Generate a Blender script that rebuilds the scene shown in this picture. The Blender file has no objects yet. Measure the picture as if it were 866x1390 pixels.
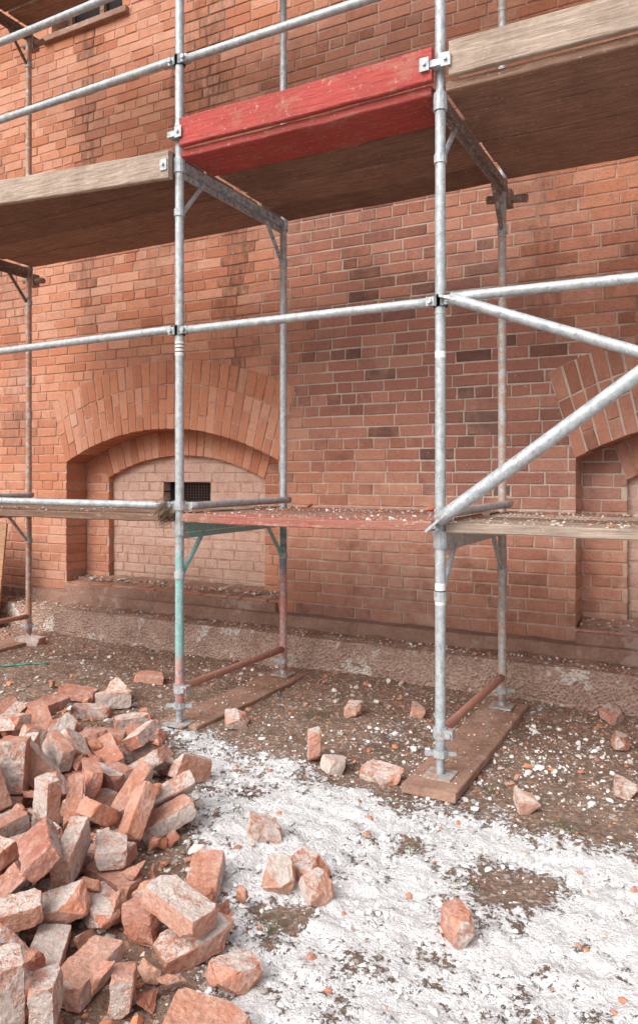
import bpy, bmesh, math, random, time
import numpy as np
from mathutils import Vector, Matrix, noise, Euler
random.seed(7); np.random.seed(7)
T0 = time.time()
sc = bpy.context.scene
col = sc.collection

def clamp(v, a=0.0, b=1.0): return max(a, min(b, v))
def sst(a, b, x):
    t = clamp((x-a)/(b-a)); return t*t*(3-2*t)
def nz(x, y, z=0.0): return noise.noise(Vector((x, y, z)))

# ---------------------------------------------------------------- materials
def newmat(name):
    m = bpy.data.materials.new(name); m.use_nodes = True
    nt = m.node_tree; nt.nodes.clear()
    out = nt.nodes.new('ShaderNodeOutputMaterial'); b = nt.nodes.new('ShaderNodeBsdfPrincipled')
    nt.links.new(b.outputs[0], out.inputs[0])
    b.inputs['Specular IOR Level'].default_value = .25
    return m, nt, b
class G:
    def __init__(s, nt):
        s.nt = nt; s.tc = nt.nodes.new('ShaderNodeTexCoord').outputs['Object']
    def lk(s, a, b):
        if isinstance(a, (int, float)): b.default_value = a
        elif isinstance(a, tuple): b.default_value = a if len(a) == 4 or len(b.default_value) == 3 else (*a, 1)
        else: s.nt.links.new(a, b)
    def noise(s, scale, detail=4, rough=.6, vec=None, stretch=None, dist=0):
        n = s.nt.nodes.new('ShaderNodeTexNoise')
        n.inputs['Scale'].default_value = scale; n.inputs['Detail'].default_value = min(detail, 4)
        n.inputs['Roughness'].default_value = rough; n.inputs['Distortion'].default_value = dist
        v = vec or s.tc
        if stretch:
            mp = s.nt.nodes.new('ShaderNodeMapping'); mp.inputs['Scale'].default_value = stretch
            s.nt.links.new(v, mp.inputs[0]); v = mp.outputs[0]
        s.nt.links.new(v, n.inputs['Vector']); return n.outputs['Fac']
    def vor(s, scale, out='Distance', stretch=None):
        n = s.nt.nodes.new('ShaderNodeTexVoronoi'); n.inputs['Scale'].default_value = scale
        v = s.tc
        if stretch:
            mp = s.nt.nodes.new('ShaderNodeMapping'); mp.inputs['Scale'].default_value = stretch
            s.nt.links.new(v, mp.inputs[0]); v = mp.outputs[0]
        s.nt.links.new(v, n.inputs['Vector']); return n.outputs[out]
    def ramp(s, fac, stops):
        r = s.nt.nodes.new('ShaderNodeValToRGB'); e = r.color_ramp.elements
        while len(e) < len(stops): e.new(.5)
        for i, (p, c) in enumerate(stops):
            e[i].position = p
            e[i].color = (c, c, c, 1) if isinstance(c, (int, float)) else (*c, 1)
        s.lk(fac, r.inputs[0]); return r.outputs[0]
    def mix(s, f, a, b, mode='MIX'):
        m = s.nt.nodes.new('ShaderNodeMix'); m.data_type = 'RGBA'; m.blend_type = mode
        s.lk(f, m.inputs[0]); s.lk(a, m.inputs[6]); s.lk(b, m.inputs[7]); return m.outputs[2]
    def math(s, op, a, b=0.0, c=None, cl=False):
        m = s.nt.nodes.new('ShaderNodeMath'); m.operation = op; m.use_clamp = cl
        s.lk(a, m.inputs[0]); s.lk(b, m.inputs[1])
        if c is not None: s.lk(c, m.inputs[2])
        return m.outputs[0]
    def attr(s, name):
        a = s.nt.nodes.new('ShaderNodeAttribute'); a.attribute_name = name
        sp = s.nt.nodes.new('ShaderNodeSeparateColor'); s.nt.links.new(a.outputs['Color'], sp.inputs[0])
        return a.outputs['Color'], sp.outputs[0], sp.outputs[1], sp.outputs[2], a.outputs['Alpha']
    def bump(s, h, bsdf, dist=.01, strength=1.0):
        b = s.nt.nodes.new('ShaderNodeBump'); b.inputs['Distance'].default_value = dist
        b.inputs['Strength'].default_value = strength
        s.lk(h, b.inputs['Height']); s.nt.links.new(b.outputs[0], bsdf.inputs['Normal'])
    def thr(s, v, lo, hi): return s.ramp(v, [(lo, 0.0), (hi, 1.0)])

def mat_wallbrick():
    m, nt, b = newmat('brick_masonry'); g = G(nt)
    _, tone, hue, typ, _ = g.attr('bcol'); _, wash, stain, dust, _ = g.attr('zone')
    base = g.ramp(tone, [(0, (.16, .08, .065)), (.2, (.28, .125, .095)), (.65, (.39, .17, .125)), (1, (.48, .23, .165))])
    wcol = g.ramp(hue, [(0, (.48, .18, .10)), (.5, (.58, .24, .135)), (1, (.64, .32, .21))])
    n1 = g.noise(6, 5, .75); n2 = g.noise(55, 4, .75)
    f = g.math('ADD', wash, g.math('MULTIPLY', g.math('SUBTRACT', n1, .5), 1.4), cl=True)
    c = g.mix(f, base, wcol)
    inf = g.ramp(n1, [(.3, (.56, .35, .27)), (.7, (.68, .51, .43))])
    c = g.mix(g.math('MULTIPLY', typ, .85), c, inf)
    c = g.mix(.5, c, g.ramp(n2, [(.25, .5), (.5, 1.0), (.8, 1.25)]), 'MULTIPLY')
    st = g.math('MULTIPLY', stain, g.thr(g.noise(7, 4, .7, stretch=(3, 3, .7)), .3, .66), cl=True)
    c = g.mix(g.math('MULTIPLY', st, .85), c, (.11, .052, .038))
    du = g.math('MULTIPLY', dust, g.thr(n1, .32, .68), cl=True)
    c = g.mix(g.math('MULTIPLY', du, .85), c, (.64, .44, .36))
    sp = g.thr(g.noise(26, 3, .8), .66, .71)
    c = g.mix(g.math('MULTIPLY', sp, .45), c, (.68, .54, .47))
    g.lk(c, b.inputs['Base Color']); b.inputs['Roughness'].default_value = .92
    g.bump(n2, b, .012, .95)
    return m
def mat_mortar():
    m, nt, b = newmat('mortar'); g = G(nt)
    _, wash, stain, dust, _ = g.attr('zone')
    n = g.noise(12, 4, .7)
    a = g.ramp(n, [(.3, (.48, .40, .33)), (.7, (.66, .57, .49))])
    w = g.ramp(n, [(.3, (.42, .19, .125)), (.7, (.64, .38, .275))])
    f = g.math('ADD', wash, g.math('MULTIPLY', g.math('SUBTRACT', g.noise(5, 4, .7), .5), 1.2), cl=True)
    c = g.mix(g.math('MULTIPLY', f, .9), a, w)
    c = g.mix(g.math('MULTIPLY', stain, .7), c, (.07, .035, .025))
    c = g.mix(g.math('MULTIPLY', dust, .4), c, (.64, .48, .40))
    g.lk(c, b.inputs['Base Color']); b.inputs['Roughness'].default_value = .95
    g.bump(g.noise(70, 3, .8), b, .01, 1)
    return m
def mat_stone(name, c1, c2, white=.0, tooled=False):
    m, nt, b = newmat(name); g = G(nt)
    n = g.noise(5, 5, .75)
    c = g.ramp(n, [(.25, c1), (.7, c2)])
    c = g.mix(.5, c, g.ramp(g.noise(55, 4, .8), [(.3, .5), (.6, 1.1)]), 'MULTIPLY')
    if white:
        wm = g.thr(g.noise(3.2, 6, .8), .57, .62)
        c = g.mix(g.math('MULTIPLY', wm, white), c, (.72, .64, .58))
    h = g.noise(30, 4, .75)
    if tooled:
        v = g.vor(60)
        h = g.math('ADD', h, g.math('MULTIPLY', v, 1.6))
        c = g.mix(.45, c, g.ramp(v, [(.1, .55), (.5, 1.15)]), 'MULTIPLY')
    g.lk(c, b.inputs['Base Color']); b.inputs['Roughness'].default_value = .95
    g.bump(h, b, .012, 1); return m
def mat_tube():
    m, nt, b = newmat('galvanised_steel'); g = G(nt)
    pc, _, _, _, pa = g.attr('paint')
    n = g.noise(24, 5, .75)
    c = g.ramp(n, [(.3, (.29, .325, .345)), (.5, (.45, .49, .51)), (.72, (.61, .65, .66))])
    f = g.thr(g.math('ADD', pa, g.math('SUBTRACT', g.noise(28, 5, .75), .5)), .48, .60)
    c = g.mix(f, c, pc)
    sp = g.thr(g.noise(75, 3, .7), .60, .65)
    c = g.mix(g.math('MULTIPLY', sp, .7), c, (.76, .72, .68))
    dr = g.thr(g.noise(45, 4, .8, stretch=(1, 1, .3)), .56, .66)
    c = g.mix(g.math('MULTIPLY', dr, .6), c, (.24, .16, .12))
    g.lk(c, b.inputs['Base Color'])
    g.lk(g.math('MULTIPLY', g.math('SUBTRACT', 1.0, f), .3), b.inputs['Metallic'])
    b.inputs['Roughness'].default_value = .5
    g.bump(g.math('ADD', n, g.math('MULTIPLY', sp, .6)), b, .003, .8)
    return m
def mat_wood(name, dark, lite, dirt=(.10, .06, .045), dirtamt=.5, worn=None):
    m, nt, b = newmat(name); g = G(nt)
    _, tone, _, _, _ = g.attr('bcol')
    gr = g.noise(10, 5, .75, stretch=(.5, 9, 9), dist=.6)
    c = g.ramp(gr, [(.28, dark), (.7, lite)])
    c = g.mix(.6, c, g.ramp(g.noise(34, 4, .75, stretch=(.18, 6, 6)), [(.35, .55), (.55, 1.1)]), 'MULTIPLY')
    d = g.thr(g.noise(3.2, 6, .85), .42, .64)
    c = g.mix(g.math('MULTIPLY', d, dirtamt), c, dirt)
    if worn:
        w = g.thr(g.noise(9, 6, .85, stretch=(.6, 1.3, 1.3)), .54, .61)
        c = g.mix(w, c, worn)
    sp = g.thr(g.noise(40, 4, .8), .60, .66)
    c = g.mix(g.math('MULTIPLY', sp, .45), c, (.6, .5, .43))
    c = g.mix(.6, c, g.ramp(tone, [(0, .6), (1, 1.2)]), 'MULTIPLY')
    g.lk(c, b.inputs['Base Color']); b.inputs['Roughness'].default_value = .88
    g.bump(gr, b, .006, .9); return m
def mat_loosebrick():
    m, nt, b = newmat('broken_brick'); g = G(nt)
    _, tone, mort, fresh, _ = g.attr('bcol')
    old = g.ramp(tone, [(0, (.40, .17, .125)), (.5, (.54, .24, .16)), (1, (.62, .34, .25))])
    fr = g.ramp(tone, [(0, (.56, .18, .09)), (.6, (.66, .25, .13)), (1, (.70, .36, .23))])
    n = g.noise(17, 5, .8); fine = g.noise(85, 4, .8)
    c = g.mix(g.math('MULTIPLY', fresh, g.thr(n, .36, .56)), old, fr)
    pk = g.thr(g.noise(10, 4, .75), .40, .64)
    c = g.mix(g.math('MULTIPLY', pk, .55), c, (.70, .49, .42))
    c = g.mix(.55, c, g.ramp(fine, [(.3, .5), (.6, 1.15)]), 'MULTIPLY')
    mm = g.thr(g.math('ADD', mort, g.math('MULTIPLY', g.math('SUBTRACT', n, .5), 1.8)), .38, .60)
    mc = g.ramp(fine, [(.3, (.50, .42, .37)), (.65, (.78, .72, .67))])
    c = g.mix(g.math('MULTIPLY', mm, .85), c, mc)
    g.lk(c, b.inputs['Base Color']); b.inputs['Roughness'].default_value = .93
    g.bump(g.math('ADD', g.math('MULTIPLY', mm, .35), fine), b, .008, 1); return m
def mat_attr(name, rough=.9):
    m, nt, b = newmat(name); g = G(nt)
    c, _, _, _, _ = g.attr('bcol')
    c = g.mix(.5, c, g.ramp(g.noise(80, 3, .8), [(.3, .6), (.65, 1.15)]), 'MULTIPLY')
    g.lk(c, b.inputs['Base Color']); b.inputs['Roughness'].default_value = rough
    return m
def mat_ground():
    m, nt, b = newmat('soil_and_snow'); g = G(nt)
    _, snow, red, wet, _ = g.attr('gcol')
    hm = g.noise(8, 5, .75); hn = g.noise(42, 5, .8)
    n = g.noise(3, 5, .75)
    c = g.ramp(n, [(.3, (.165, .112, .084)), (.5, (.255, .178, .135)), (.75, (.37, .265, .205))])
    rd = g.math('ADD', red, g.math('MULTIPLY', g.math('SUBTRACT', hm, .5), 1.2), cl=True)
    c = g.mix(g.math('MULTIPLY', rd, .6), c, (.42, .24, .165))
    v = g.vor(70, 'Color'); sv = g.nt.nodes.new('ShaderNodeSeparateColor'); g.nt.links.new(v, sv.inputs[0])
    c = g.mix(.6, c, g.ramp(sv.outputs[0], [(0, .6), (.6, 1.0), (1, 1.45)]), 'MULTIPLY')
    c = g.mix(.6, c, g.ramp(hn, [(.32, .45), (.6, 1.1)]), 'MULTIPLY')
    pk = g.thr(sv.outputs[1], .90, .93)
    c = g.mix(g.math('MULTIPLY', pk, .7), c, (.6, .52, .46))
    pk2 = g.thr(sv.outputs[2], .93, .95)
    c = g.mix(g.math('MULTIPLY', pk2, .6), c, (.52, .24, .14))
    s = g.math('ADD', snow, g.math('ADD', g.math('MULTIPLY', g.math('SUBTRACT', hn, .5), 2.0), g.math('MULTIPLY', g.math('SUBTRACT', hm, .5), 1.7)))
    sm = g.thr(s, .44, .54)
    scol = g.ramp(g.noise(50, 4, .8), [(.3, (.62, .60, .59)), (.5, (.82, .81, .81)), (.7, (.90, .90, .90))])
    c = g.mix(g.math('MULTIPLY', sm, .97), c, scol)
    g.lk(c, b.inputs['Base Color'])
    g.lk(g.math('SUBTRACT', .95, g.math('MULTIPLY', sm, .35)), b.inputs['Roughness'])
    h = g.math('ADD', hn, g.math('MULTIPLY', sm, .5))
    g.bump(h, b, .022, 1); return m
def mat_plain(name, c, rough=.8, metal=0):
    m, nt, b = newmat(name); g = G(nt)
    cc = g.mix(.5, c, g.ramp(g.noise(30, 3, .7), [(.3, .6), (.7, 1.2)]), 'MULTIPLY')
    g.lk(cc, b.inputs['Base Color']); b.inputs['Roughness'].default_value = rough; b.inputs['Metallic'].default_value = metal
    return m

M_BR = mat_wallbrick(); M_MO = mat_mortar()
M_PLINTH = mat_stone('tooled_sandstone', (.36, .22, .17), (.58, .41, .33), .8, True)
M_SILL = mat_stone('dirty_render', (.24, .13, .095), (.44, .27, .205), .25)
M_DIRT = mat_stone('brick_dust_dirt', (.19, .115, .085), (.40, .245, .18), .3)
M_SOLE = mat_stone('muddy_board', (.24, .14, .10), (.44, .27, .20), .2)
M_TUBE = mat_tube()
M_WTAN = mat_wood('weathered_timber', (.27, .21, .165), (.58, .46, .37), dirtamt=.3)
M_WBRN = mat_wood('dirty_scaffold_board', (.15, .085, .06), (.40, .25, .18), dirt=(.15, .085, .06), dirtamt=.5)
M_WRED = mat_wood('red_painted_board', (.34, .055, .05), (.50, .10, .085), dirt=(.26, .075, .06), dirtamt=.45, worn=(.38, .13, .10))
M_WRD2 = mat_wood('worn_red_board', (.28, .08, .065), (.44, .16, .125), dirt=(.30, .17, .12), dirtamt=.6, worn=(.42, .27, .21))
M_LB = mat_loosebrick(); M_CH = mat_attr('rubble_crumbs'); M_GR = mat_ground()
M_DARK = mat_plain('dark_interior', (.012, .010, .010)); M_IRON = mat_plain('rusty_iron', (.10, .06, .045), .7, .3)
M_STK = mat_plain('white_sticker', (.8, .8, .78), .5); M_INK = mat_plain('sticker_print', (.05, .05, .05), .5)
M_PLY = mat_wood('plywood', (.32, .17, .10), (.50, .29, .18), dirtamt=.3)

# ---------------------------------------------------------------- mesh builder
class MB:
    def __init__(s): s.v = []; s.f = []; s.at = {}
    def add(s, vs, fs, **at):
        o = len(s.v); s.v += [tuple(p) for p in vs]; s.f += [tuple(i+o for i in f) for f in fs]
        for k, val in at.items():
            L = s.at.setdefault(k, [])
            while len(L) < o: L.append((0, 0, 0, 0))
            if isinstance(val, list): L += val
            else: L += [val]*len(vs)
    def obj(s, name, mat, parent=None, smooth=False, bevel=0):
        me = bpy.data.meshes.new(name); me.from_pydata(s.v, [], s.f); me.update()
        for k, L in s.at.items():
            while len(L) < len(s.v): L.append((0, 0, 0, 0))
            a = me.attributes.new(k, 'FLOAT_COLOR', 'POINT')
            a.data.foreach_set('color', np.array([(*c, 1)[:4] for c in L], dtype=np.float32).ravel())
        me.materials.append(mat)
        if smooth:
            me.polygons.foreach_set('use_smooth', [True]*len(me.polygons))
        o = bpy.data.objects.new(name, me); col.objects.link(o)
        if parent: o.parent = parent
        if bevel:
            bv = o.modifiers.new('bevel', 'BEVEL'); bv.width = bevel; bv.segments = 2; bv.limit_method = 'ANGLE'
        return o
def empty(name):
    e = bpy.data.objects.new(name, None); col.objects.link(e); return e
BOXF = [(0,1,2,3),(7,6,5,4),(0,4,5,1),(1,5,6,2),(2,6,7,3),(3,7,4,0)]
def boxv(x0, x1, y0, y1, z0, z1):
    return [(x0,y0,z0),(x0,y1,z0),(x1,y1,z0),(x1,y0,z0),(x0,y0,z1),(x0,y1,z1),(x1,y1,z1),(x1,y0,z1)]
def tube(mb, p0, p1, r, paint=(0,0,0,0), seg=16, step=.08, caps=True, bands=None):
    p0, p1 = Vector(p0), Vector(p1); d = p1-p0; L = d.length; d.normalize()
    u = d.orthogonal().normalized(); w = d.cross(u); n = max(1, int(L/step))
    vs = []; pc = []
    for i in range(n+1):
        c = p0+d*(L*i/n)
        col4 = paint
        if bands:
            for (a, bb, cc) in bands:
                if a <= c.z <= bb: col4 = cc
        for k in range(seg):
            a = 2*math.pi*k/seg
            vs.append(c+u*(r*math.cos(a))+w*(r*math.sin(a))); pc.append(col4)
    fs = [(i*seg+k, i*seg+(k+1) % seg, (i+1)*seg+(k+1) % seg, (i+1)*seg+k) for i in range(n) for k in range(seg)]
    if caps:
        fs.append(tuple(range(seg))[::-1]); fs.append(tuple(n*seg+k for k in range(seg)))
    mb.add(vs, fs, paint=pc)
def bar(mb, p0, p1, w, h, up=Vector((0,0,1)), **at):
    p0, p1 = Vector(p0), Vector(p1); d = (p1-p0).normalized()
    s = d.cross(up).normalized()*(w/2); t = s.cross(d).normalized()*(h/2)
    vs = [p+a for p in (p0, p1) for a in (-s-t, s-t, s+t, -s+t)]
    mb.add(vs, [(3,2,1,0),(4,5,6,7),(0,1,5,4),(1,2,6,5),(2,3,7,6),(3,0,4,7)], **at)

# ---------------------------------------------------------------- building
W = 4.95; Z0 = .25; CH = .083; XL, XR = -10.0, 4.5; ZT = 7.1
NICH = [(-5.26, -2.99), (-.785, 1.485)]
RISE = .28; SPR = 1.50; RT = .58
WIN = [(-5.45, -4.58, 5.47, 6.9), (-.95, -.08, 5.47, 6.9), (-9.4, -8.5, 5.47, 6.9), (1.9, 2.8, 5.47, 6.9)]
def zone(x, z):
    n = nz(x*.55, z*.6, 3)*.5+nz(x*1.7, z*1.9, 8)*.4
    left = 1-sst(-3.6, -2.6, x)
    right = sst(-1.5, -.9, x)*sst(1.9, 2.7, z)
    low = 1-sst(.9, 1.7, z)
    top = sst(2.9, 3.4, z)*.3
    wash = .16+.8*left+.5*right+.40*low+top+n*.85-.25*math.exp(-((x+1.7)/.9)**2-((z-2.0)/.5)**2)
    st = 0
    for sx, wd, za, zb, a in [(-4.98,.11,2.9,6.0,1.15),(-3.38,.10,2.35,3.45,1.9),(-3.95,.06,3.0,5,.6),(-5.9,.12,1.9,3.0,.65),(-3.62,.2,4.2,5.4,.8),(-1.0,.15,2.4,3.3,.7),(-4.2,.2,3.0,3.3,.5),(-6.4,.25,3.2,4.6,.6),(-.35,.10,2.2,3.1,.8),(-2.2,.10,2.7,3.2,.6),(-2.9,.3,3.4,4.6,.4)]:
        xx = x+.08*nz(z*2, sx)
        st += a*math.exp(-((xx-sx)/wd)**2)*sst(za-.5, za+.2, z)*(1-sst(zb-.2, zb+.4, z))
    st += .5*max(0, nz(x*1.2+9, z*1.4, 60)-.12)*2
    dust = .55*(1-sst(.35, 1.6, z))*(.6+nz(x*.9, z*.9, 20))+ .9*math.exp(-((x+2.1)/.7)**2)*(1-sst(.4,1.8,z))*.6
    dust += .6*max(0, nz(x*1.1+5, z*1.3, 40)) + .6*max(0, nz(x*3+5, z*2, 47)-.1)
    st += .35*max(0, 1-(z-.25)/.25) if z < .5 else 0
    return (clamp(wash), clamp(st), clamp(dust), 1)
bld = empty('brick_building')
wb = MB(); mo = MB()
def qbrick(P, yf, depth, tone, hue, typ, zn=None, ch=.004, jit=.003):
    cx = sum(p[0] for p in P)/4; cz = sum(p[1] for p in P)/4
    yf += random.uniform(-.003, .002); ti = random.uniform(-.015, .015); tj = random.uniform(-.03, .03)
    fr = []; mi = []; bk = []
    for (x, z) in P:
        x += random.uniform(-jit, jit); z += random.uniform(-jit, jit)
        dx, dz = cx-x, cz-z
        yy = yf+ti*(x-cx)+tj*(z-cz)
        sx = ch if dx > 0 else -ch; sz = ch if dz > 0 else -ch
        fr.append((x+sx, yy, z+sz)); mi.append((x, yy+ch*.9, z)); bk.append((x, yf+depth, z))
    fs = [(0,1,2,3)]
    for k in range(4):
        j = (k+1) % 4
        fs.append((k, 4+k, 4+j, j)); fs.append((4+k, 8+k, 8+j, 4+j))
    wb.add(fr+mi+bk, fs, bcol=(tone, hue, typ, 1), zone=zn or zone(cx, cz))
def rect(x0, x1, z0, z1): return [(x0, z0), (x1, z0), (x1, z1), (x0, z1)]
def pieces(x0, x1, blocks):
    res = [(x0, x1, False)]
    for a, b in blocks:
        new = []
        for s, e, ed in res:
            if e <= a or s >= b: new.append((s, e, ed)); continue
            if s < a: new.append((s, a, True))
            if e > b: new.append((b, e, True))
        res = new
    return [r for r in res if r[1]-r[0] > .035]
def lay(xa, xb, za, zb, yf, blockf, typ=0, depth=.06, edged=.25, row0=0):
    nrow = int((zb-za)/CH+.5)
    for i in range(nrow):
        z0 = za+i*CH+.0055; z1 = za+(i+1)*CH-.0055; zc = (z0+z1)/2
        header = (i+row0) % 4 == 0
        L = .125 if header else .25
        x = xa-(.0625 if header else (.125 if (i % 2) else 0))+random.uniform(-.01, .01)
        while x < xb:
            l = L*random.uniform(.97, 1.03)
            if not header and random.random() < .06: l *= .5
            a, b = max(x, xa), min(x+l, xb)
            if b-a > .05:
                for s, e, ed in pieces(a, b, blockf(zc)):
                    s2 = s if (ed and s != a) else s+.0055; e2 = e if (ed and e != b) else e-.0055
                    t = clamp(random.gauss(.52, .28))
                    qbrick(rect(s2, e2, z0, z1), yf, edged if ed else depth, t, random.random(), typ)
            x += l
def wall_blocks(z):
    bl = []
    if z > .38 and z < 1.9: bl += NICH
    for a, b, c, d in WIN:
        if c < z < d: bl.append((a, b))
    return bl
lay(XL, XR, Z0, ZT, W, wall_blocks)
def sheet(xa, xb, za, zb, y, blockf, xs_extra=(), zs_extra=(), st=.12):
    xs = sorted(set([round(v, 4) for v in np.arange(xa, xb, st)]+[xb]+list(xs_extra)))
    zs = sorted(set([round(v, 4) for v in np.arange(za, zb, st)]+[zb]+list(zs_extra)))
    for i in range(len(xs)-1):
        for j in range(len(zs)-1):
            xc, zc = (xs[i]+xs[i+1])/2, (zs[j]+zs[j+1])/2
            if any(a < xc < b for a, b in blockf(zc)): continue
            P = [(xs[i], y, zs[j]), (xs[i+1], y, zs[j]), (xs[i+1], y, zs[j+1]), (xs[i], y, zs[j+1])]
            mo.add(P, [(0,1,2,3)], zone=[zone(p[0], p[2]) for p in P])
ex = [v for n in NICH for v in n]+[v for w_ in WIN for v in w_[:2]]
sheet(XL, XR, .1, ZT, W+.006, wall_blocks, ex, [.38, 1.9, 5.47, 6.9])
def arc(xa, xb, spr, rise):
    hw = (xb-xa)/2; R = (hw*hw+rise*rise)/(2*rise); ph = math.asin(hw/R); xc = (xa+xb)/2; zc = spr+rise-R
    return xc, zc, R, ph
def ring(xa, xb, spr, rise, th, fan, yf, depth, nb, cuts2):
    xc, zc, R, ph = arc(xa, xb, spr, rise)
    def pt(t, r):
        a = t*ph; q = t*fan
        return (xc+R*math.sin(a)+r*math.sin(q), zc+R*math.cos(a)+r*math.cos(q))
    for i in range(nb):
        t0 = -1+2*i/nb+.005; t1 = -1+2*(i+1)/nb-.005
        cuts = cuts2[i % 2]
        for j in range(len(cuts)-1):
            r0 = cuts[j]+(.0 if j == 0 else .005); r1 = cuts[j+1]-.005
            P = [pt(t0, r0), pt(t1, r0), pt(t1, r1), pt(t0, r1)]
            z = zone(*P[0]); z = (clamp(z[0]+.4), z[1], z[2], 1)
            qbrick(P, yf, depth, random.random(), clamp(random.gauss(.5, .28)), 0, z)
    n = 40
    for i in range(n):
        t0, t1 = -1+2*i/n, -1+2*(i+1)/n
        a0, a1, b0, b1 = pt(t0, .006), pt(t1, .006), pt(t0, th-.003), pt(t1, th-.003)
        P = [(a0[0], yf+.006, a0[1]), (a1[0], yf+.006, a1[1]), (b1[0], yf+.006, b1[1]), (b0[0], yf+.006, b0[1])]
        mo.add(P, [(0,1,2,3)], zone=[zone(p[0], p[2]) for p in P])
        P = [(a0[0], yf+.006, a0[1]), (a0[0], yf+depth+.02, a0[1]), (a1[0], yf+depth+.02, a1[1]), (a1[0], yf+.006, a1[1])]
        mo.add(P, [(0,1,2,3)], zone=[zone(p[0], p[2]) for p in P])
Y2 = W+.25; Y3 = Y2+.06; INS = .28
for (a, b) in NICH:
    ring(a, b, SPR, RISE, RT, math.radians(17), W-.008, .258, 29, [[0,.25,.375,RT],[0,.125,.375,RT]])
    ia, ib = a+INS, b-INS
    ring(ia, ib, 1.36, .20, .25, math.radians(20), Y2-.008, .07, 22, [[0,.25],[0,.25]])
    lay(a, b, .40, 1.98, Y2, lambda z: [(ia, ib)] if z < 1.6 else [], edged=.06, row0=1)
    sheet(a-.02, b+.02, .35, 2.0, Y2+.007, lambda z: [(ia, ib)] if z < 1.6 else [], [ia, ib], [1.6])
    for xx in (a-.006, b+.006):
        mo.add([(xx, W+.007, .38), (xx, Y2+.01, .38), (xx, Y2+.01, 1.56), (xx, W+.007, 1.56)], [(0,1,2,3)], zone=(.7, .2, .2, 1))
    for xx in (ia-.006, ib+.006):
        mo.add([(xx, Y2+.007, .38), (xx, Y3+.01, .38), (xx, Y3+.01, 1.4), (xx, Y2+.007, 1.4)], [(0,1,2,3)], zone=(.7, .2, .2, 1))
    wx0 = ia+.60; wx1 = wx0+.52
    wblk = lambda z: [(wx0, wx1)] if 1.15 < z < 1.325 else []
    lay(ia, ib, .41, 1.62, Y3, wblk, typ=1.0, edged=.12, row0=2)
    sheet(ia-.02, ib+.02, .35, 1.65, Y3+.004, wblk, [wx0, wx1], [1.15, 1.325])
def obox(name, mat, *b, bevel=0, parent=bld):
    mb = MB(); mb.add(boxv(*b), BOXF, bcol=(.5, .5, .5, 1)); return mb.obj(name, mat, parent, bevel=bevel)
wb.obj('brickwork', M_BR, bld); mo.obj('mortar_joints', M_MO, bld)
obox('wall_core', M_DARK, XL, XR, 5.5, 6.1, 0, ZT)
obox('wall_cap', M_SILL, XL-.05, XR+.05, W-.08, 6.15, ZT+.01, ZT+.18, bevel=.01)
obox('wall_side_panel', M_SILL, XL, XL+.04, W+.01, 5.5, 0, ZT); obox('wall_side_panel', M_SILL, XR-.04, XR, W+.01, 5.5, 0, ZT)
for (a, b, c, d) in WIN:
    mb = MB()
    for vs in ([(a,W+.005,c),(a,W+.3,c),(a,W+.3,d),(a,W+.005,d)], [(b,W+.005,c),(b,W+.3,c),(b,W+.3,d),(b,W+.005,d)],
               [(a,W+.005,c),(b,W+.005,c),(b,W+.3,c),(a,W+.3,c)], [(a,W+.005,d),(b,W+.005,d),(b,W+.3,d),(a,W+.3,d)]):
        mb.add(vs, [(0,1,2,3)])
    mb.obj('window_reveal', M_SILL, bld)
    obox('window_glass', M_DARK, a, b, W+.25, W+.28, c, d)
    fm = MB()
    for s in (a+.03, (a+b)/2, b-.03): fm.add(boxv(s-.025, s+.025, W+.20, W+.24, c, d), BOXF, bcol=(.5,.5,.5,1))
    for s in (c+.03, (c+d)/2): fm.add(boxv(a, b, W+.205, W+.235, s-.02, s+.02), BOXF, bcol=(.5,.5,.5,1))
    fm.obj('window_frame', M_WBRN, bld)
    obox('window_sill', M_SILL, a-.08, b+.08, W-.05, W+.2, c-.06, c-.005, bevel=.006)
for (a, b) in NICH:
    wx0 = a+INS+.60; wx1 = wx0+.52
    obox('vent_recess', M_DARK, wx0-.01, wx1+.01, Y3+.10, Y3+.12, 1.14, 1.34)
    gm = MB()
    for i in range(11):
        x = wx0+.22+i*.03; gm.add(boxv(x-.002, x+.002, Y3+.03, Y3+.034, 1.152, 1.323), BOXF)
    for i in range(7):
        z = 1.165+i*.025; gm.add(boxv(wx0+.2, wx1, Y3+.026, Y3+.030, z-.002, z+.002), BOXF)
    gm.add(boxv(wx0+.17, wx0+.215, Y3+.005, Y3+.04, 1.152, 1.323), BOXF)
    gm.obj('vent_grating', M_IRON, bld)
    obox('niche_sill', M_SILL, a-.0+.004, b-.004, W-.035, Y3-.004, .2, .40, bevel=.012)
def rough_strip(name, mat, xa, xb, y0, y1, zf, zb, zbot, amp, parent=bld, st=.03, seed=0, fbulge=.006):
    xs = np.arange(xa, xb+st, st); ny = max(3, int((y1-y0)/st))
    mb = MB(); vs = []; fs = []
    nzr = 5
    for x in xs:
        for k in range(nzr):
            z = zbot+(zf-zbot)*k/nzr
            vs.append((x, y0+fbulge*nz(x*5, z*7, seed)+.004*nz(x*25, z*25, seed), z))
        for j in range(ny+1):
            y = y0+(y1-y0)*j/ny; z = zf+(zb-zf)*j/ny+amp*nz(x*4, y*4, seed)+amp*.6*nz(x*15, y*15, seed)
            vs.append((x, y+(.006 if j == 0 else 0), z))
    R = nzr+ny+1
    for i in range(len(xs)-1):
        for k in range(R-1): fs.append((i*R+k, (i+1)*R+k, (i+1)*R+k+1, i*R+k+1))
    mb.add(vs, fs); return mb.obj(name, mat, parent)
rough_strip('stone_plinth', M_PLINTH, XL, XR, 4.63, 4.78, .235, .232, -.3, .006, seed=3, fbulge=.015)
rough_strip('plinth_ledge_dirt', M_DIRT, XL, XR, 4.71, 4.99, .222, .262, .1, .018, seed=9)
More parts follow.
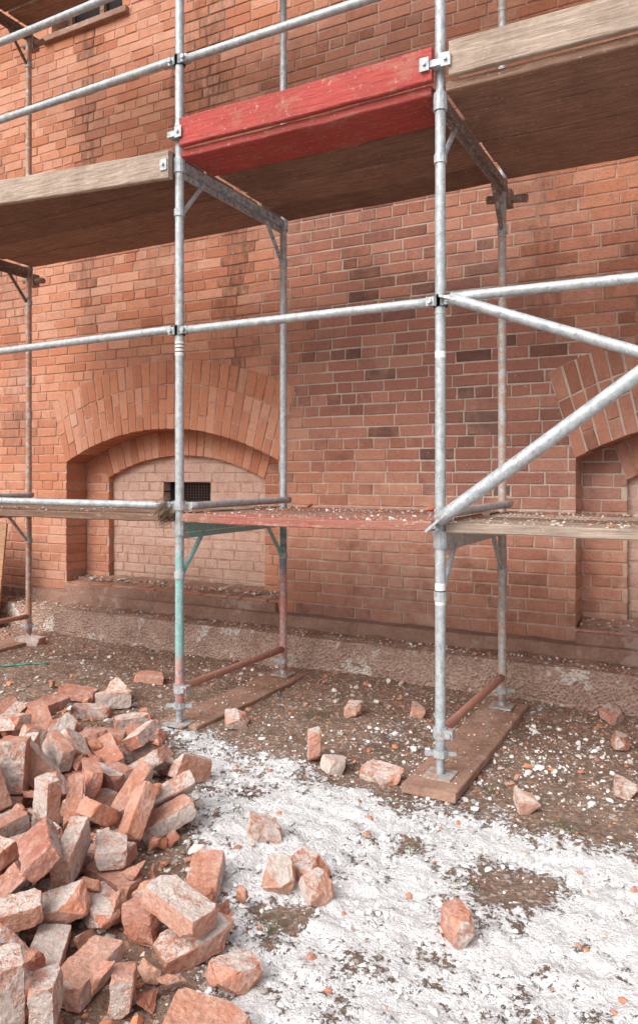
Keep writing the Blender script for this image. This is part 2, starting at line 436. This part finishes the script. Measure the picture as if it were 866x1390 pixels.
rough_strip('base_course', M_SILL, XL, XR, 4.86, 4.97, .325, .335, .1, .006, seed=5, fbulge=.01)
for (a, b) in NICH:
    rough_strip('sill_dirt', M_DIRT, a+.01, b-.01, W+.02, Y3-.01, .404, .46, .39, .014, seed=a)
print('building', time.time()-T0)
# ---------------------------------------------------------------- ground
PC = Vector((-2.58, 1.93))
def pile_f(x, y):
    dx, dy = x-PC.x, y-PC.y
    c, s = math.cos(math.radians(-38)), math.sin(math.radians(-38))
    u = (dx*c+dy*s)/1.50; v = (-dx*s+dy*c)/.64
    return math.exp(-(u*u+v*v)*1.1)
def snow_f(x, y):
    edge = 3.08+.25*nz(x*1.6, 4.4)+.15*nz(x*5, 1.4)
    s = 1-sst(edge-.28, edge+.26, y)
    lim = -1.30-(y-1.8)*.90
    s *= sst(lim-.25, lim+.15, x)
    for hx, hy, r, a in [(-.60,2.56,.15,.9),(-1.03,2.68,.08,.7),(-1.2,2.0,.10,.6),(-.35,1.9,.12,.4),(-.1,2.75,.10,.5),(-1.75,2.75,.08,.4),(-.85,1.75,.10,.4)]:
        s -= a*math.exp(-((x-hx)**2+(y-hy)**2)/(r*r))
    s += .40*nz(x*2.3, y*2.3, 6)+.25*nz(x*6, y*6, 16)
    return clamp(s*.80, 0, .84)
def gh(x, y):
    z = .035*nz(x*.7, y*.7, 1)+.016*nz(x*2.6, y*2.6, 2)+.010*nz(x*8, y*8, 5)+.006*nz(x*22, y*22, 6)
    z += .05*pile_f(x, y)+.03*sst(4.2, 4.7, y)
    return z-.02
def axis(a, b, st, lo, hi):
    L = [a]; s = st
    while L[-1] > lo: s *= 1.25; L.append(L[-1]-s)
    L = L[::-1]; x = a
    while x < b: x += st; L.append(x)
    s = st
    while L[-1] < hi: s *= 1.25; L.append(L[-1]+s)
    return L
gx = axis(-6.4, 1.2, .016, -150, 150); gy = axis(.9, 4.75, .016, -150, 150)
vs = []; gc = []
for y in gy:
    for x in gx:
        inside = -9 < x < 4 and -3 < y < 6
        s = snow_f(x, y)
        z = gh(x, y)
        if inside:
            sb = clamp(s*1.5)
            z += sb*(.007+.014*nz(x*14, y*14, 9)+.011*nz(x*30, y*30, 2))+.006*nz(x*45, y*45, 12)
        red = .15+.7*pile_f(x, y)+.45*sst(3.9, 4.6, y)*(1 if y < 6 else 0)+.2*nz(x, y, 3)
        vs.append((x, y, z)); gc.append((s, clamp(red), 0, 1))
nx = len(gx); fs = [(j*nx+i, j*nx+i+1, (j+1)*nx+i+1, (j+1)*nx+i) for j in range(len(gy)-1) for i in range(nx-1)]
gm = MB(); gm.add(vs, fs, gcol=gc); gm.obj('ground', M_GR, smooth=True)
print('ground', time.time()-T0)
# ---------------------------------------------------------------- loose bricks
def brick_mesh(name, half=None, seed=0, tone=None, mortar=None, sc_=.93, chunk=False):
    rnd = random.Random(seed)
    lx = (half or 1)*.24*sc_; ly = .115*sc_; lz = .068*sc_
    pts = []
    if chunk:
        lx, ly, lz = rnd.uniform(.05, .11), rnd.uniform(.04, .075), rnd.uniform(.03, .055)
        for k in range(11):
            pts.append(Vector((rnd.uniform(-.5, .5)*lx, rnd.uniform(-.5, .5)*ly, rnd.choice((-.5, .5, rnd.uniform(-.5, .5)))*lz)))
        half = .3
    else:
      for sx in (-1, 1):
        for sy in (-1, 1):
            for sz in (-1, 1):
                p = Vector((sx*lx/2, sy*ly/2, sz*lz/2))
                if half and sx > 0: p.x += rnd.uniform(-.04, .03)
                p += Vector([rnd.uniform(-.003, .003) for _ in range(3)])
                if rnd.random() < .72:
                    q = rnd.uniform(.006, .020) if rnd.random() < .72 else rnd.uniform(.025, .055)
                    for ax in range(3):
                        r = p.copy(); r[ax] -= math.copysign(min(q*rnd.uniform(.4, 1.5), (lx, ly, lz)[ax]*.8), p[ax]); pts.append(r)
                else: pts.append(p)
      if half:
        for k in range(4): pts.append(Vector((lx/2+rnd.uniform(-.005, .028), rnd.uniform(-.5, .5)*ly*.8, rnd.uniform(-.5, .5)*lz*.8)))
    bm = bmesh.new()
    for p in pts: bm.verts.new(p)
    bmesh.ops.convex_hull(bm, input=bm.verts)
    bmesh.ops.delete(bm, geom=[v for v in bm.verts if not v.link_faces], context='VERTS')
    bmesh.ops.dissolve_limit(bm, angle_limit=math.radians(4), verts=bm.verts, edges=bm.edges)
    bmesh.ops.bevel(bm, geom=bm.edges[:], offset=.0045 if not chunk else .003, segments=1, affect='EDGES', clamp_overlap=True)
    bmesh.ops.triangulate(bm, faces=bm.faces)
    for r in range(4):
        es = [e for e in bm.edges if e.calc_length() > .017]
        if es: bmesh.ops.subdivide_edges(bm, edges=es, cuts=1)
        bmesh.ops.triangulate(bm, faces=bm.faces)
    bm.normal_update()
    off = Vector((seed*1.37, seed*.71, 0))
    disp = {}
    for v in bm.verts:
        ed = 1.0
        n = v.normal; mx = max(abs(n.x), abs(n.y), abs(n.z))
        if mx < .9: ed = 1.9
        disp[v] = n*(ed*(.0034*noise.noise(v.co*32+off)+.0024*noise.noise(v.co*85+off))-(.0015 if ed > 1 else 0))
        if half and n.x > .5: disp[v] += n*(.008*noise.noise(v.co*28-off))
    kinds = []
    mo_ = [rnd.random() for _ in range(6)]
    tn = tone if tone is not None else clamp(rnd.gauss(.55, .28))
    for f in bm.faces:
        n = f.normal; ax = max(range(3), key=lambda i: abs(n[i])); sd = 0 if n[ax] > 0 else 1
        if chunk or abs(n[ax]) < .95 or (half and ax == 0 and n[0] > 0): kinds.append((tn, .16 if not chunk else .24, .9, 1))
        else:
            th = .6 if ax == 2 else .4
            m = rnd.uniform(.50, .62)+(.12 if mo_[ax*2+sd] < th*.4 else 0) if mo_[ax*2+sd] < th else .22
            if mortar is not None: m = mortar
            kinds.append((tn, m, .3, 1))
    for v, d in disp.items(): v.co += d
    me = bpy.data.meshes.new(name); bm.to_mesh(me); bm.free()
    a = me.attributes.new('bcol', 'FLOAT_COLOR', 'FACE')
    a.data.foreach_set('color', np.array(kinds, dtype=np.float32).ravel())
    me.materials.append(M_LB); return me
LOOSE = [(-4.99,4.31,0,15,0,0,None,.5),(-3.42,3.96,0,20,4,0,.8,.7),(-3.50,3.39,0,25,0,8,None,.3),(-3.28,3.50,0,-30,25,10,.8,.8),
 (-3.20,3.19,0,35,0,5,.9,.4),(-3.33,2.91,0,10,5,6,None,.7),(-2.66,3.03,0,22,6,0,.9,.3),(-2.35,3.43,0,40,20,0,.5,1),
 (-2.81,2.90,0,32,-5,5,None,.6),(-2.49,2.82,0,15,10,0,.9,.8),(-2.25,2.71,0,80,15,20,.45,.2),(-2.08,2.70,1,70,0,25,.85,.7),
 (-1.73,3.21,2,30,0,0,.6,.4),(-1.60,3.16,0,50,0,12,.4,1),(-1.36,3.18,0,-12,8,0,.85,.6),(-1.53,2.425,0,35,0,14,.5,.8),
 (-1.265,2.28,0,-20,10,0,.45,.3),(-1.30,2.145,0,15,35,20,.35,1),(-1.16,2.16,0,50,15,5,.35,.9),(-.69,2.19,2,40,4,0,.42,.5),
 (-.715,3.19,0,25,15,0,.3,1),(-1.54,4.11,0,20,0,10,.3,.6),(-1.85,3.89,0,10,10,0,.3,1),(-.52,4.50,0,65,20,0,.4,.2),
 (-.43,4.09,0,10,0,20,.3,.3),(-.355,3.51,0,10,0,5,.35,.2),(-1.88,2.27,0,55,0,-18,None,.8),(-1.51,2.02,0,115,0,-14,None,.6),
 (-1.34,1.74,0,60,10,-12,.9,.5),(-1.12,1.50,0,15,8,6,.8,.7),(-2.05,2.40,0,35,12,6,.8,.5),(-2.85,2.66,0,70,50,20,.8,1)]
solo = []
for i, (x, y, pose, yaw, tx, ty, fr, tn) in enumerate(LOOSE):
    me = brick_mesh('brick', fr, 500+i, tn)
    o = bpy.data.objects.new('brick', me); col.objects.link(o)
    R = Matrix.Rotation(math.radians(yaw), 4, 'Z') @ Matrix.Rotation(math.radians(tx), 4, 'X') @ Matrix.Rotation(math.radians(ty), 4, 'Y')
    if pose == 1: R = R @ Matrix.Rotation(math.radians(90), 4, 'X')
    if pose == 2: R = R @ Matrix.Rotation(math.radians(90), 4, 'Y')
    zs = min((R @ v.co).z for v in me.vertices)
    g0 = min(gh(x, y), gh(x+.05, y), gh(x-.05, y), gh(x, y+.05))
    o.matrix_world = Matrix.Translation((x, y, g0-zs-.006)) @ R
    solo.append(o)
variants = []
for i in range(36):
    fr = None if i % 5 < 3 else random.choice([.3, .4, .5, .6, .75])
    variants.append(brick_mesh('heap_brick', fr, i, mortar=None, sc_=random.uniform(.84, .93)))
chunks = [brick_mesh('heap_chunk', None, 900+i, chunk=True) for i in range(18)]
print('bricks', time.time()-T0)
heap = []
def drop(objs_from, cnt, pmin, z0, dz, lim=3.4):
    for i in range(cnt):
        while True:
            x = random.uniform(-4.2, -1.1); y = random.uniform(.6, lim); p = pile_f(x, y)
            if p > pmin and random.random() < p*1.3: break
        o = bpy.data.objects.new('hb', random.choice(objs_from)); col.objects.link(o)
        o.location = (x, y, z0+dz*i*p**.3+random.random()*.08)
        o.rotation_euler = (random.uniform(-.6, .6)+(math.pi/2 if random.random() < .15 else 0), random.uniform(-.6, .6), random.uniform(0, 6.28))
        heap.append(o)
drop(variants, 165, .28, .12, .009)
drop(chunks, 190, .13, .5, .010)
cv = []; xs = np.arange(-6, 1.5, .05); ys = np.arange(-1, 4.7, .05)
for y in ys:
    for x in xs: cv.append((x, y, gh(x, y)))
nx = len(xs); cf = [(j*nx+i, j*nx+i+1, (j+1)*nx+i+1, (j+1)*nx+i) for j in range(len(ys)-1) for i in range(nx-1)]
cm = bpy.data.meshes.new('c'); cm.from_pydata(cv, [], cf); cobj = bpy.data.objects.new('collider', cm); col.objects.link(cobj)
bpy.context.view_layer.update()
finals = [o.matrix_world.copy() for o in heap]
try:
    bpy.ops.rigidbody.world_add()
    rw = sc.rigidbody_world; rw.substeps_per_frame = 8; rw.solver_iterations = 12
    NF = 90; rw.point_cache.frame_end = NF+5
    def rb(objs, typ, shape):
        bpy.ops.object.select_all(action='DESELECT')
        for o in objs: o.select_set(True)
        bpy.context.view_layer.objects.active = objs[0]
        bpy.ops.rigidbody.objects_add(type=typ)
        for o in objs:
            r = o.rigid_body; r.collision_shape = shape; r.use_margin = True; r.collision_margin = .001
            r.friction = .95; r.restitution = 0.0
            if typ == 'ACTIVE': r.mass = 3; r.linear_damping = .2; r.angular_damping = .5
    rb([cobj], 'PASSIVE', 'MESH'); rb(solo, 'PASSIVE', 'BOX'); rb(heap, 'ACTIVE', 'BOX')
    for f in range(1, NF+1): sc.frame_set(f)
    dg = bpy.context.evaluated_depsgraph_get()
    finals = [o.evaluated_get(dg).matrix_world.copy() for o in heap]
    bpy.ops.rigidbody.world_remove()
except Exception as e:
    print('RB fail', e)
sc.frame_set(1)
print('sim', time.time()-T0)
V = []; F = []; C = []
maxz = 0
for o, mw in zip(heap, finals):
    if mw.translation.z < -.1 or mw.translation.z > .75: continue
    maxz = max(maxz, mw.translation.z)
    me = o.data; b0 = len(V)
    V += [tuple(mw @ v.co) for v in me.vertices]; F += [tuple(i+b0 for i in p.vertices) for p in me.polygons]
    arr = np.zeros(len(me.polygons)*4, dtype=np.float32); me.attributes['bcol'].data.foreach_get('color', arr)
    arr = arr.reshape(-1, 4); arr[:, 0] = np.clip(arr[:, 0]+random.uniform(-.3, .3), 0, 1); C.append(arr)
print('heap max z', maxz, 'kept', len(C))
for o in heap: bpy.data.objects.remove(o)
bpy.data.objects.remove(cobj)
hm = bpy.data.meshes.new('brick_rubble_pile'); hm.from_pydata(V, [], F); hm.update()
a = hm.attributes.new('bcol', 'FLOAT_COLOR', 'FACE'); a.data.foreach_set('color', np.concatenate(C).ravel()); hm.materials.append(M_LB)
col.objects.link(bpy.data.objects.new('brick_rubble_pile', hm))

# ---------------------------------------------------------------- crumbs
t = (1+5**.5)/2
ICO = np.array([(-1,t,0),(1,t,0),(-1,-t,0),(1,-t,0),(0,-1,t),(0,1,t),(0,-1,-t),(0,1,-t),(t,0,-1),(t,0,1),(-t,0,-1),(-t,0,1)])/1.9
ICF = [(0,11,5),(0,5,1),(0,1,7),(0,7,10),(0,10,11),(1,5,9),(5,11,4),(11,10,2),(10,7,6),(7,1,8),(3,9,4),(3,4,2),(3,2,6),(3,6,8),(3,8,9),(4,9,5),(2,4,11),(6,2,10),(8,6,7),(9,8,1)]
PAL = [((.58,.24,.13),.22),((.46,.23,.16),.18),((.68,.60,.54),.22),((.48,.40,.34),.16),((.26,.20,.16),.12),((.82,.80,.78),.10)]
def palc():
    r = random.random()
    for c, w_ in PAL:
        r -= w_
        if r < 0: break
    k = random.uniform(.8, 1.2); return tuple(min(.85, q*k) for q in c)+(1,)
def chip(mb, x, y, z, s, c=None):
    v = ICO*np.random.uniform(.65, 1.25, (12, 1))*np.array([random.uniform(.7, 1.5), random.uniform(.6, 1.1), random.uniform(.4, .8)])*s*.5
    e = np.array(Euler((random.uniform(-.4, .4), random.uniform(-.4, .4), random.uniform(0, 6.3))).to_matrix())
    v = v @ e.T+np.array([x, y, z+s*.12]); mb.add(v.tolist(), ICF, bcol=c or palc())
cr = MB(); n = 0
while n < 13500:
    x = random.uniform(-6.3, 1.1); y = random.uniform(1.0, 4.66)
    pf = pile_f(x, y)
    p = .18+.9*pf+.35*sst(3.6, 4.5, y)
    near = math.exp(-((x+.9)**2+(y-3.9)**2)/.5); p += .45*near
    sn = snow_f(x, y)
    if sn > .4: p *= .2
    p *= .5+.9*max(0, .5+nz(x*1.5, y*1.5, 15))
    if random.random() > p: continue
    s = clamp(.0055*math.exp(abs(random.gauss(0, .76))), .004, .045)
    if pf > .10 and random.random() < .14: s = random.uniform(.02, .055)
    c = None
    if near > .3 and random.random() < .5: c = (.80, .78, .76, 1)
    chip(cr, x, y, gh(x, y)+(.008 if sn > .3 else 0), s, c); n += 1
for k in range(80):
    x = random.uniform(-2.4, .8); y = random.uniform(1.5, 4.4)
    chip(cr, x, y, gh(x, y)+.004, random.uniform(.015, .042), random.choice([(.60,.25,.14,1),(.52,.22,.13,1),(.66,.56,.5,1),(.48,.24,.17,1)]))
for k in range(6500):
    x = random.uniform(-2.6, 1.1); y = random.uniform(1.2, 3.75); sn = snow_f(x, y)
    if random.random() > .08+sn: continue
    q = random.uniform(.76, .88)
    chip(cr, x, y, gh(x, y)+.004*(sn > .3), clamp(.008*math.exp(abs(random.gauss(0, .6))), .005, .03), (q, q, q, 1))
for k in range(1300):
    x = random.uniform(-6.3, 1.2); chip(cr, x, random.uniform(4.66, 4.85), .238, random.uniform(.005, .024))
for (a_, b_) in NICH:
    for k in range(350):
        chip(cr, random.uniform(a_+.02, b_-.02), random.uniform(W+.05, Y3-.03), .435, random.uniform(.006, .03)*(1 if random.random() < .9 else 1.7))
cr.obj('gravel', M_CH)
print('crumbs', time.time()-T0)
# ---------------------------------------------------------------- scaffolding
scf = empty('scaffolding')
YF, YR = 3.27, 4.39
PX = [-5.10, -2.61, -1.11, 1.40]
RUST = (.46, .24, .15, .58); TURQ = (.22, .48, .45, .60); PINK = (.58, .26, .23, .58); NONE = (0, 0, 0, 0)
tb = MB(); ft = MB()
TOPZ = 6.4
for i, x in enumerate(PX):
    bf = {1: [(.02,.42,PINK),(.42,.95,TURQ),(.95,1.2,(.22,.50,.47,.45))], 2: [(.5,1.15,(.5,.58,.56,.35))]}.get(i)
    tube(tb, (x, YF, .10), (x, YF, TOPZ), .0242, bands=bf)
    if i == 1: tube(tb, (x, YR, .06), (x, YR, TOPZ), .0242, bands=[(.0,.75,PINK),(.75,1.2,(.16,.30,.35,.6)),(1.2,2.6,(.45,.5,.5,.2)),(2.6,3.2,(.55,.3,.2,.45))])
    else: tube(tb, (x, YR, .06), (x, YR, TOPZ), .0242, paint=RUST if i != 2 else (.50,.32,.22,.52))
    for yy in (YF, YR):
        g0 = .025 if yy == YF else .03
        tube(ft, (x, yy, g0), (x, yy, .30), .0165, seg=12)
        for k in range(9): tube(ft, (x, yy, g0+.012+k*.011), (x, yy, g0+.018+k*.011), .0195, seg=12)
        tube(ft, (x, yy, .105), (x, yy, .135), .034, seg=8)
        bar(ft, (x-.065, yy-.03, .12), (x+.065, yy+.03, .12), .02, .018, paint=NONE)
        ft.add(boxv(x-.065, x+.065, yy-.065, yy+.065, g0-.006, g0+.003), BOXF, paint=(.4,.22,.14,.52))
        for zj in (2.13, 4.13): tube(ft, (x, yy, zj), (x, yy, zj+.012), .0265)
def clampf(x, y, z, s=1, pc=NONE):
    tube(ft, (x, y, z-.026), (x, y, z+.026), .033, seg=12, paint=pc)
    if s > 0: ft.add(boxv(x+.016, x+.063, y-.022, y+.022, z-.02, z+.02), BOXF, paint=pc)
    else: ft.add(boxv(x-.063, x-.016, y-.022, y+.022, z-.02, z+.02), BOXF, paint=pc)
    tube(ft, (x+s*.045, y-.035, z), (x+s*.045, y+.03, z), .008, seg=8)
    tube(ft, (x+s*.045, y-.04, z), (x+s*.045, y-.028, z), .014, seg=6)
for z in [2.19, 3.68, 4.18, 5.68]:
    for i in range(3):
        a, b = PX[i], PX[i+1]; dz = .012*((i*7) % 3-1)
        tube(tb, (a+.05, YF, z+dz), (b-.05, YF, z-dz), .0225)
    for i, x in enumerate(PX):
        clampf(x, YF, z, 1); clampf(x, YF, z, -1)
tube(tb, (PX[0], YF-.02, 1.23), (PX[1]-.07, YF-.035, 1.225), .021, paint=(.5,.5,.5,.2)); clampf(PX[1], YF-.0, 1.225, -1)
for x in PX:
    pc = (.5, .3, .22, .45) if x != PX[1] else (.5, .45, .4, .35)
    tube(tb, (x+.045, YF+.03, 1.222), (x+.045, YR, 1.222), .021, paint=pc)
    tube(tb, (x+.0, YF+.03, .215), (x+.0, YR-.02, .20), .021, paint=(.42, .20, .15, .8))
    clampf(x, YF, .215, 1, (.42,.2,.15,.5))
tube(tb, (PX[2]+.015, YF-.075, 1.19), (PX[3]+.2, YF-.075, 3.16), .031, seg=20)
tube(ft, (PX[2], YF-.10, 1.165), (PX[2], YF-.015, 1.165), .012, seg=8)
bar(ft, (PX[2]-.035, YF-.075, 1.14), (PX[2]+.06, YF-.075, 1.225), .012, .062, up=Vector((0,1,0)), paint=NONE)
tube(tb, (PX[2]+.06, YF-.03, 2.19), (PX[3], YF-.03, 1.24), .0245, seg=18)
bar(ft, (PX[2]+.01, YF-.03, 2.205), (PX[2]+.09, YF-.03, 2.178), .012, .05, up=Vector((0,1,0)), paint=NONE)
for lev in (1.10, 3.10, 5.10):
    for i, x in enumerate(PX):
        c = ft
        pcol = {0: (.16,.11,.09,.85), 1: (.16,.24,.32,.5), 2: (.20,.15,.13,.65), 3: (.14,.10,.09,.75)}[i] if lev > 2 else {0: (.3,.2,.15,.5), 1: TURQ, 2: (.3,.25,.2,.4), 3: RUST}[i]
        bar(c, (x, YF+.025, lev), (x, YR-.02, lev), .045, .05, paint=pcol)
        bar(c, (x, YF+.03, lev-.045), (x, YR-.03, lev-.045), .012, .03, paint=pcol)
        tube(c, (x, YF+.02, lev-.26), (x, YF+.22, lev-.03), .013, paint=pcol if lev < 2 else NONE, seg=10)
        tube(c, (x, YR-.02, lev-.26), (x, YR-.22, lev-.03), .013, paint=pcol, seg=10)
        for yy in (YF, YR):
            tube(c, (x, yy, lev-.04), (x, yy, lev+.04), .032, seg=12, paint=pcol if yy == YR else NONE)
            tube(c, (x, yy, lev-.28), (x, yy, lev-.24), .030, seg=12, paint=NONE)
        if lev > 2 and i != 1:
            c.add(boxv(x-.03, x+.05, YR+.0, YR+.07, lev-.12, lev-.02), BOXF, paint=(.25,.17,.13,.7))
            tube(c, (x-.10, YR+.04, lev-.055), (x+.14, YR+.03, lev-.085), .024, paint=(.25,.17,.13,.7))
tb.obj('tubes', M_TUBE, scf).data.polygons.foreach_set('use_smooth', [len(f) == 4 for f in tb.f])
ft.obj('couplers_and_brackets', M_TUBE, scf)
st = MB(); ink = MB()
for x, z, h in ((PX[2], .80, .10), (PX[1], 2.05, .09), (PX[1], 3.25, .08), (PX[2], 1.93, .03)):
    tube(st, (x, YF, z), (x, YF, z+h), .0248, caps=False)
    for k in range(3):
        if h > .05: tube(ink, (x, YF, z+.02+k*.02), (x, YF, z+.026+k*.02), .0250, caps=False)
st.obj('stickers', M_STK, scf, smooth=True); ink.obj('sticker_print', M_INK, scf, smooth=True)
def plank(mb, x0, x1, y0, y1, z0, z1, dzb=0.0, segs=16, tone=None, sag=.006):
    tn = random.random() if tone is None else tone; c = .005
    vs = []; ph = random.random()*9
    for i in range(segs+1):
        x = x0+(x1-x0)*i/segs; s = -sag*math.sin(math.pi*i/segs)+dzb*i/segs+.004*nz(x*5, ph)
        w = .004*nz(x*5, ph, 4)
        prof = [(y0+c, z0), (y1-c, z0), (y1, z0+c), (y1, z1-c), (y1-c, z1), (y0+c, z1), (y0, z1-c), (y0, z0+c)]
        vs += [(x, p[0]+w, p[1]+s+.002*nz(x*12, p[1]*20, ph)) for p in prof]
    fs = [(i*8+k, i*8+(k+1) % 8, (i+1)*8+(k+1) % 8, (i+1)*8+k) for i in range(segs) for k in range(8)]
    fs += [tuple(range(8))[::-1], tuple(segs*8+k for k in range(8))]
    mb.add(vs, fs, bcol=(tn, 0, 0, 1))
tan, brn, red, rd2 = MB(), MB(), MB(), MB()
def deck(z, i, mats, yoff=0):
    a, b = PX[i], PX[i+1]; y = YF-.03
    k = 0
    for w_, m in zip([.30, .28, .27, .26], mats):
        e = random.uniform(-.02, .03)
        plank(m, a+.035+(e if k else 0), b-.035+(e if k else 0), y, y+w_, z-.045, z-.001*k)
        y += w_+random.uniform(.010, .020); k += 1
deck(1.18, 0, [brn, brn, tan, brn]); deck(1.18, 1, [rd2, brn, rd2, brn]); deck(1.18, 2, [tan, brn, tan, brn])
deck(3.175, 0, [brn, brn, brn, brn]); deck(3.175, 1, [red, brn, brn, brn]); deck(3.175, 2, [brn, brn, brn, brn])
for i in range(3): deck(5.175, i, [brn, brn, brn, brn])
plank(red, PX[1]+.05, PX[2]-.02, YF-.065, YF-.03, 3.178, 3.33, tone=.9)
plank(tan, PX[2]+.06, PX[3]-.02, YF-.065, YF-.03, 3.18, 3.335, tone=.7)
plank(tan, PX[0]+.05, PX[1]-.02, YF-.072, YF-.035, 3.18, 3.33, dzb=-.165, tone=.8)
for i in range(3): plank(tan, PX[i]+.05, PX[i+1]-.03, YF-.065, YF-.03, 5.18, 5.33)
tan.obj('timber_boards', M_WTAN, scf); brn.obj('dirty_boards', M_WBRN, scf); red.obj('red_boards', M_WRED, scf); rd2.obj('worn_red_boards', M_WRD2, scf)
pl = MB()
for x in PX[1:3]:
    for s in (-1, 1):
        zz = 3.25 if not (x == PX[1] and s < 0) else 3.09
        pl.add(boxv(x+s*.05-.022, x+s*.05+.022, YF-.080, YF-.074, zz-.03, zz+.03), BOXF, paint=NONE)
        tube(pl, (x+s*.05, YF-.092, zz), (x+s*.05, YF-.07, zz), .009, seg=6)
    pl.add(boxv(x-.03, x+.03, YF-.07, YF-.02, 3.235, 3.265), BOXF, paint=NONE)
pl.obj('toe_board_clips', M_TUBE, scf)
sb = MB()
def sole(x, y0, y1, yaw=0):
    m = MB(); plank(m, y0-.0, y1, -.125, .125, -.02, .022)
    R = Matrix.Translation((x, 0, 0)) @ Matrix.Rotation(math.radians(90+yaw), 4, 'Z')
    sb.add([tuple(R @ Vector(v)) for v in m.v], m.f, bcol=(.9, 0, 0, 1))
sole(PX[2], 3.10, 4.50, 0); sole(PX[1], 3.26, 4.55, 0); sole(PX[0], 3.1, 4.5); sole(PX[3], 3.1, 4.5)
so_ = sb.obj('sole_boards', M_SOLE, scf)
dc = MB()
for x in (PX[1], PX[2]):
    for k in range(160): chip(dc, x+random.uniform(-.12, .12), random.uniform(3.2, 4.45), .022, random.uniform(.004, .014))
for i in range(3):
    for k in range([400, 650, 1300][i]):
        x = random.uniform(PX[i]+.05, PX[i+1]-.05)
        chip(dc, x, random.choice([random.uniform(YF-.02, YR), random.gauss(YR-.35, .12), YF+random.random()**2*.4-.02]), 1.178, clamp(.007*math.exp(random.gauss(0, .6)), .004, .03), (.62,.54,.48,1) if random.random() < .35 else None)
for x, y in ((-1.45, 4.1), (-2.3, 4.2)): chip(dc, x, y, 1.19, .06, (.5, .17, .08, 1))
for k in range(260):
    i = random.choice([0, 1, 2]); chip(dc, random.uniform(PX[i]+.1, PX[i+1]-.1), random.uniform(YF, YR), 3.176, random.uniform(.006, .02))
dc.obj('deck_debris', M_CH, scf)

M_STRAW = mat_plain('dry_straw', (.30, .21, .14)); M_GRASS = mat_plain('grass_blades', (.14, .16, .06)); M_HOSE = mat_plain('green_hose', (.06, .33, .25), .5)
def blades(name, mat, spots, cnt, ln, spread, w_=.002, ball=False):
    mb = MB()
    for (x, y, z) in spots:
        for k in range(cnt):
            a = random.uniform(0, 6.28); d = Vector((math.cos(a), math.sin(a), random.uniform(-.8, 1.2) if ball else random.uniform(.5, 2.0))).normalized()
            p = Vector((x+random.gauss(0, spread), y+random.gauss(0, spread), z+(random.gauss(0, spread*1.5) if ball else 0)))
            s = d.cross(Vector((random.random(), random.random(), 1))).normalized()*w_
            m = p+d*ln*.5; e = p+d*ln*random.uniform(.7, 1.1)+Vector((0, 0, -.25*ln))
            mb.add([p-s, p+s, m+s*.8, m-s*.8, e], [(0,1,2,3), (3,2,4)])
    return mb.obj(name, mat)
blades('straw_tuft', M_STRAW, [(PX[1]-.065, YF-.06, 1.20), (PX[1]-.06, YF-.06, 1.16)], 420, .05, .018, .0014, True)
gs = [(-1.0,2.62),(-2.05,3.75),(-.55,3.1),(-.50,3.06),(-1.2,1.95),(-.2,3.6),(-1.75,2.55),(-2.0,3.8),(-.9,3.3),(-.75,2.5),(-3.9,4.1)]
blades('grass', M_GRASS, [(x, y, gh(x, y)) for x, y in gs], 34, .04, .022, .0013)
hz = MB(); pts = [(-5.6+.10*i, 3.60+.08*math.sin(i*.5)+.02*i) for i in range(14)]
for p, q in zip(pts, pts[1:]): tube(hz, (p[0], p[1], gh(*p)+.010), (q[0], q[1], gh(*q)+.010), .006, seg=8)
hz.obj('garden_hose', M_HOSE, smooth=True)
py = MB(); py.add([(-6.5,4.50,-.02),(-5.62,4.50,-.02),(-5.62,4.61,.95),(-6.5,4.61,.95),(-6.5,4.482,-.02),(-5.62,4.482,-.02),(-5.62,4.592,.95),(-6.5,4.592,.95)],
       [(0,1,2,3),(7,6,5,4),(0,4,5,1),(1,5,6,2),(2,6,7,3),(3,7,4,0)], bcol=(.8,0,0,1)); py.obj('plywood_sheet', M_PLY, bevel=.002)

# ---------------------------------------------------------------- light & camera
SUN_EL, SUN_AZ = math.radians(45), math.radians(195)
w = bpy.data.worlds.new('World'); sc.world = w; w.use_nodes = True; nt = w.node_tree
bg = nt.nodes['Background']; sky = nt.nodes.new('ShaderNodeTexSky'); sky.sky_type = 'NISHITA'; sky.sun_disc = False
sky.sun_elevation = SUN_EL; sky.sun_rotation = SUN_AZ; sky.dust_density = 5; sky.air_density = 1.0; sky.ozone_density = 1
hs = nt.nodes.new('ShaderNodeHueSaturation'); hs.inputs['Saturation'].default_value = .35; hs.inputs['Value'].default_value = 1.3
nt.links.new(sky.outputs[0], hs.inputs['Color']); nt.links.new(hs.outputs[0], bg.inputs[0]); bg.inputs[1].default_value = .15
sl = bpy.data.lights.new('sun', 'SUN'); sl.energy = 2.0; sl.angle = math.radians(60); sl.color = (1, .985, .96)
so = bpy.data.objects.new('sun', sl); col.objects.link(so)
d = Vector((math.sin(SUN_AZ)*math.cos(SUN_EL), math.cos(SUN_AZ)*math.cos(SUN_EL), math.sin(SUN_EL)))
so.rotation_euler = d.to_track_quat('Z', 'Y').to_euler()
cd = bpy.data.cameras.new('camera'); cam = bpy.data.objects.new('camera', cd); col.objects.link(cam)
cam.location = (0, 0, 1.40); cam.rotation_euler = (math.radians(90), 0, math.radians(28))
cd.lens = 26.16; cd.sensor_width = 36; cd.shift_y = -.0374; cd.clip_end = 500; cd.clip_start = .05
sc.camera = cam
sc.view_settings.view_transform = 'Standard'; sc.view_settings.look = 'None'; sc.view_settings.exposure = 0
print('done', time.time()-T0)
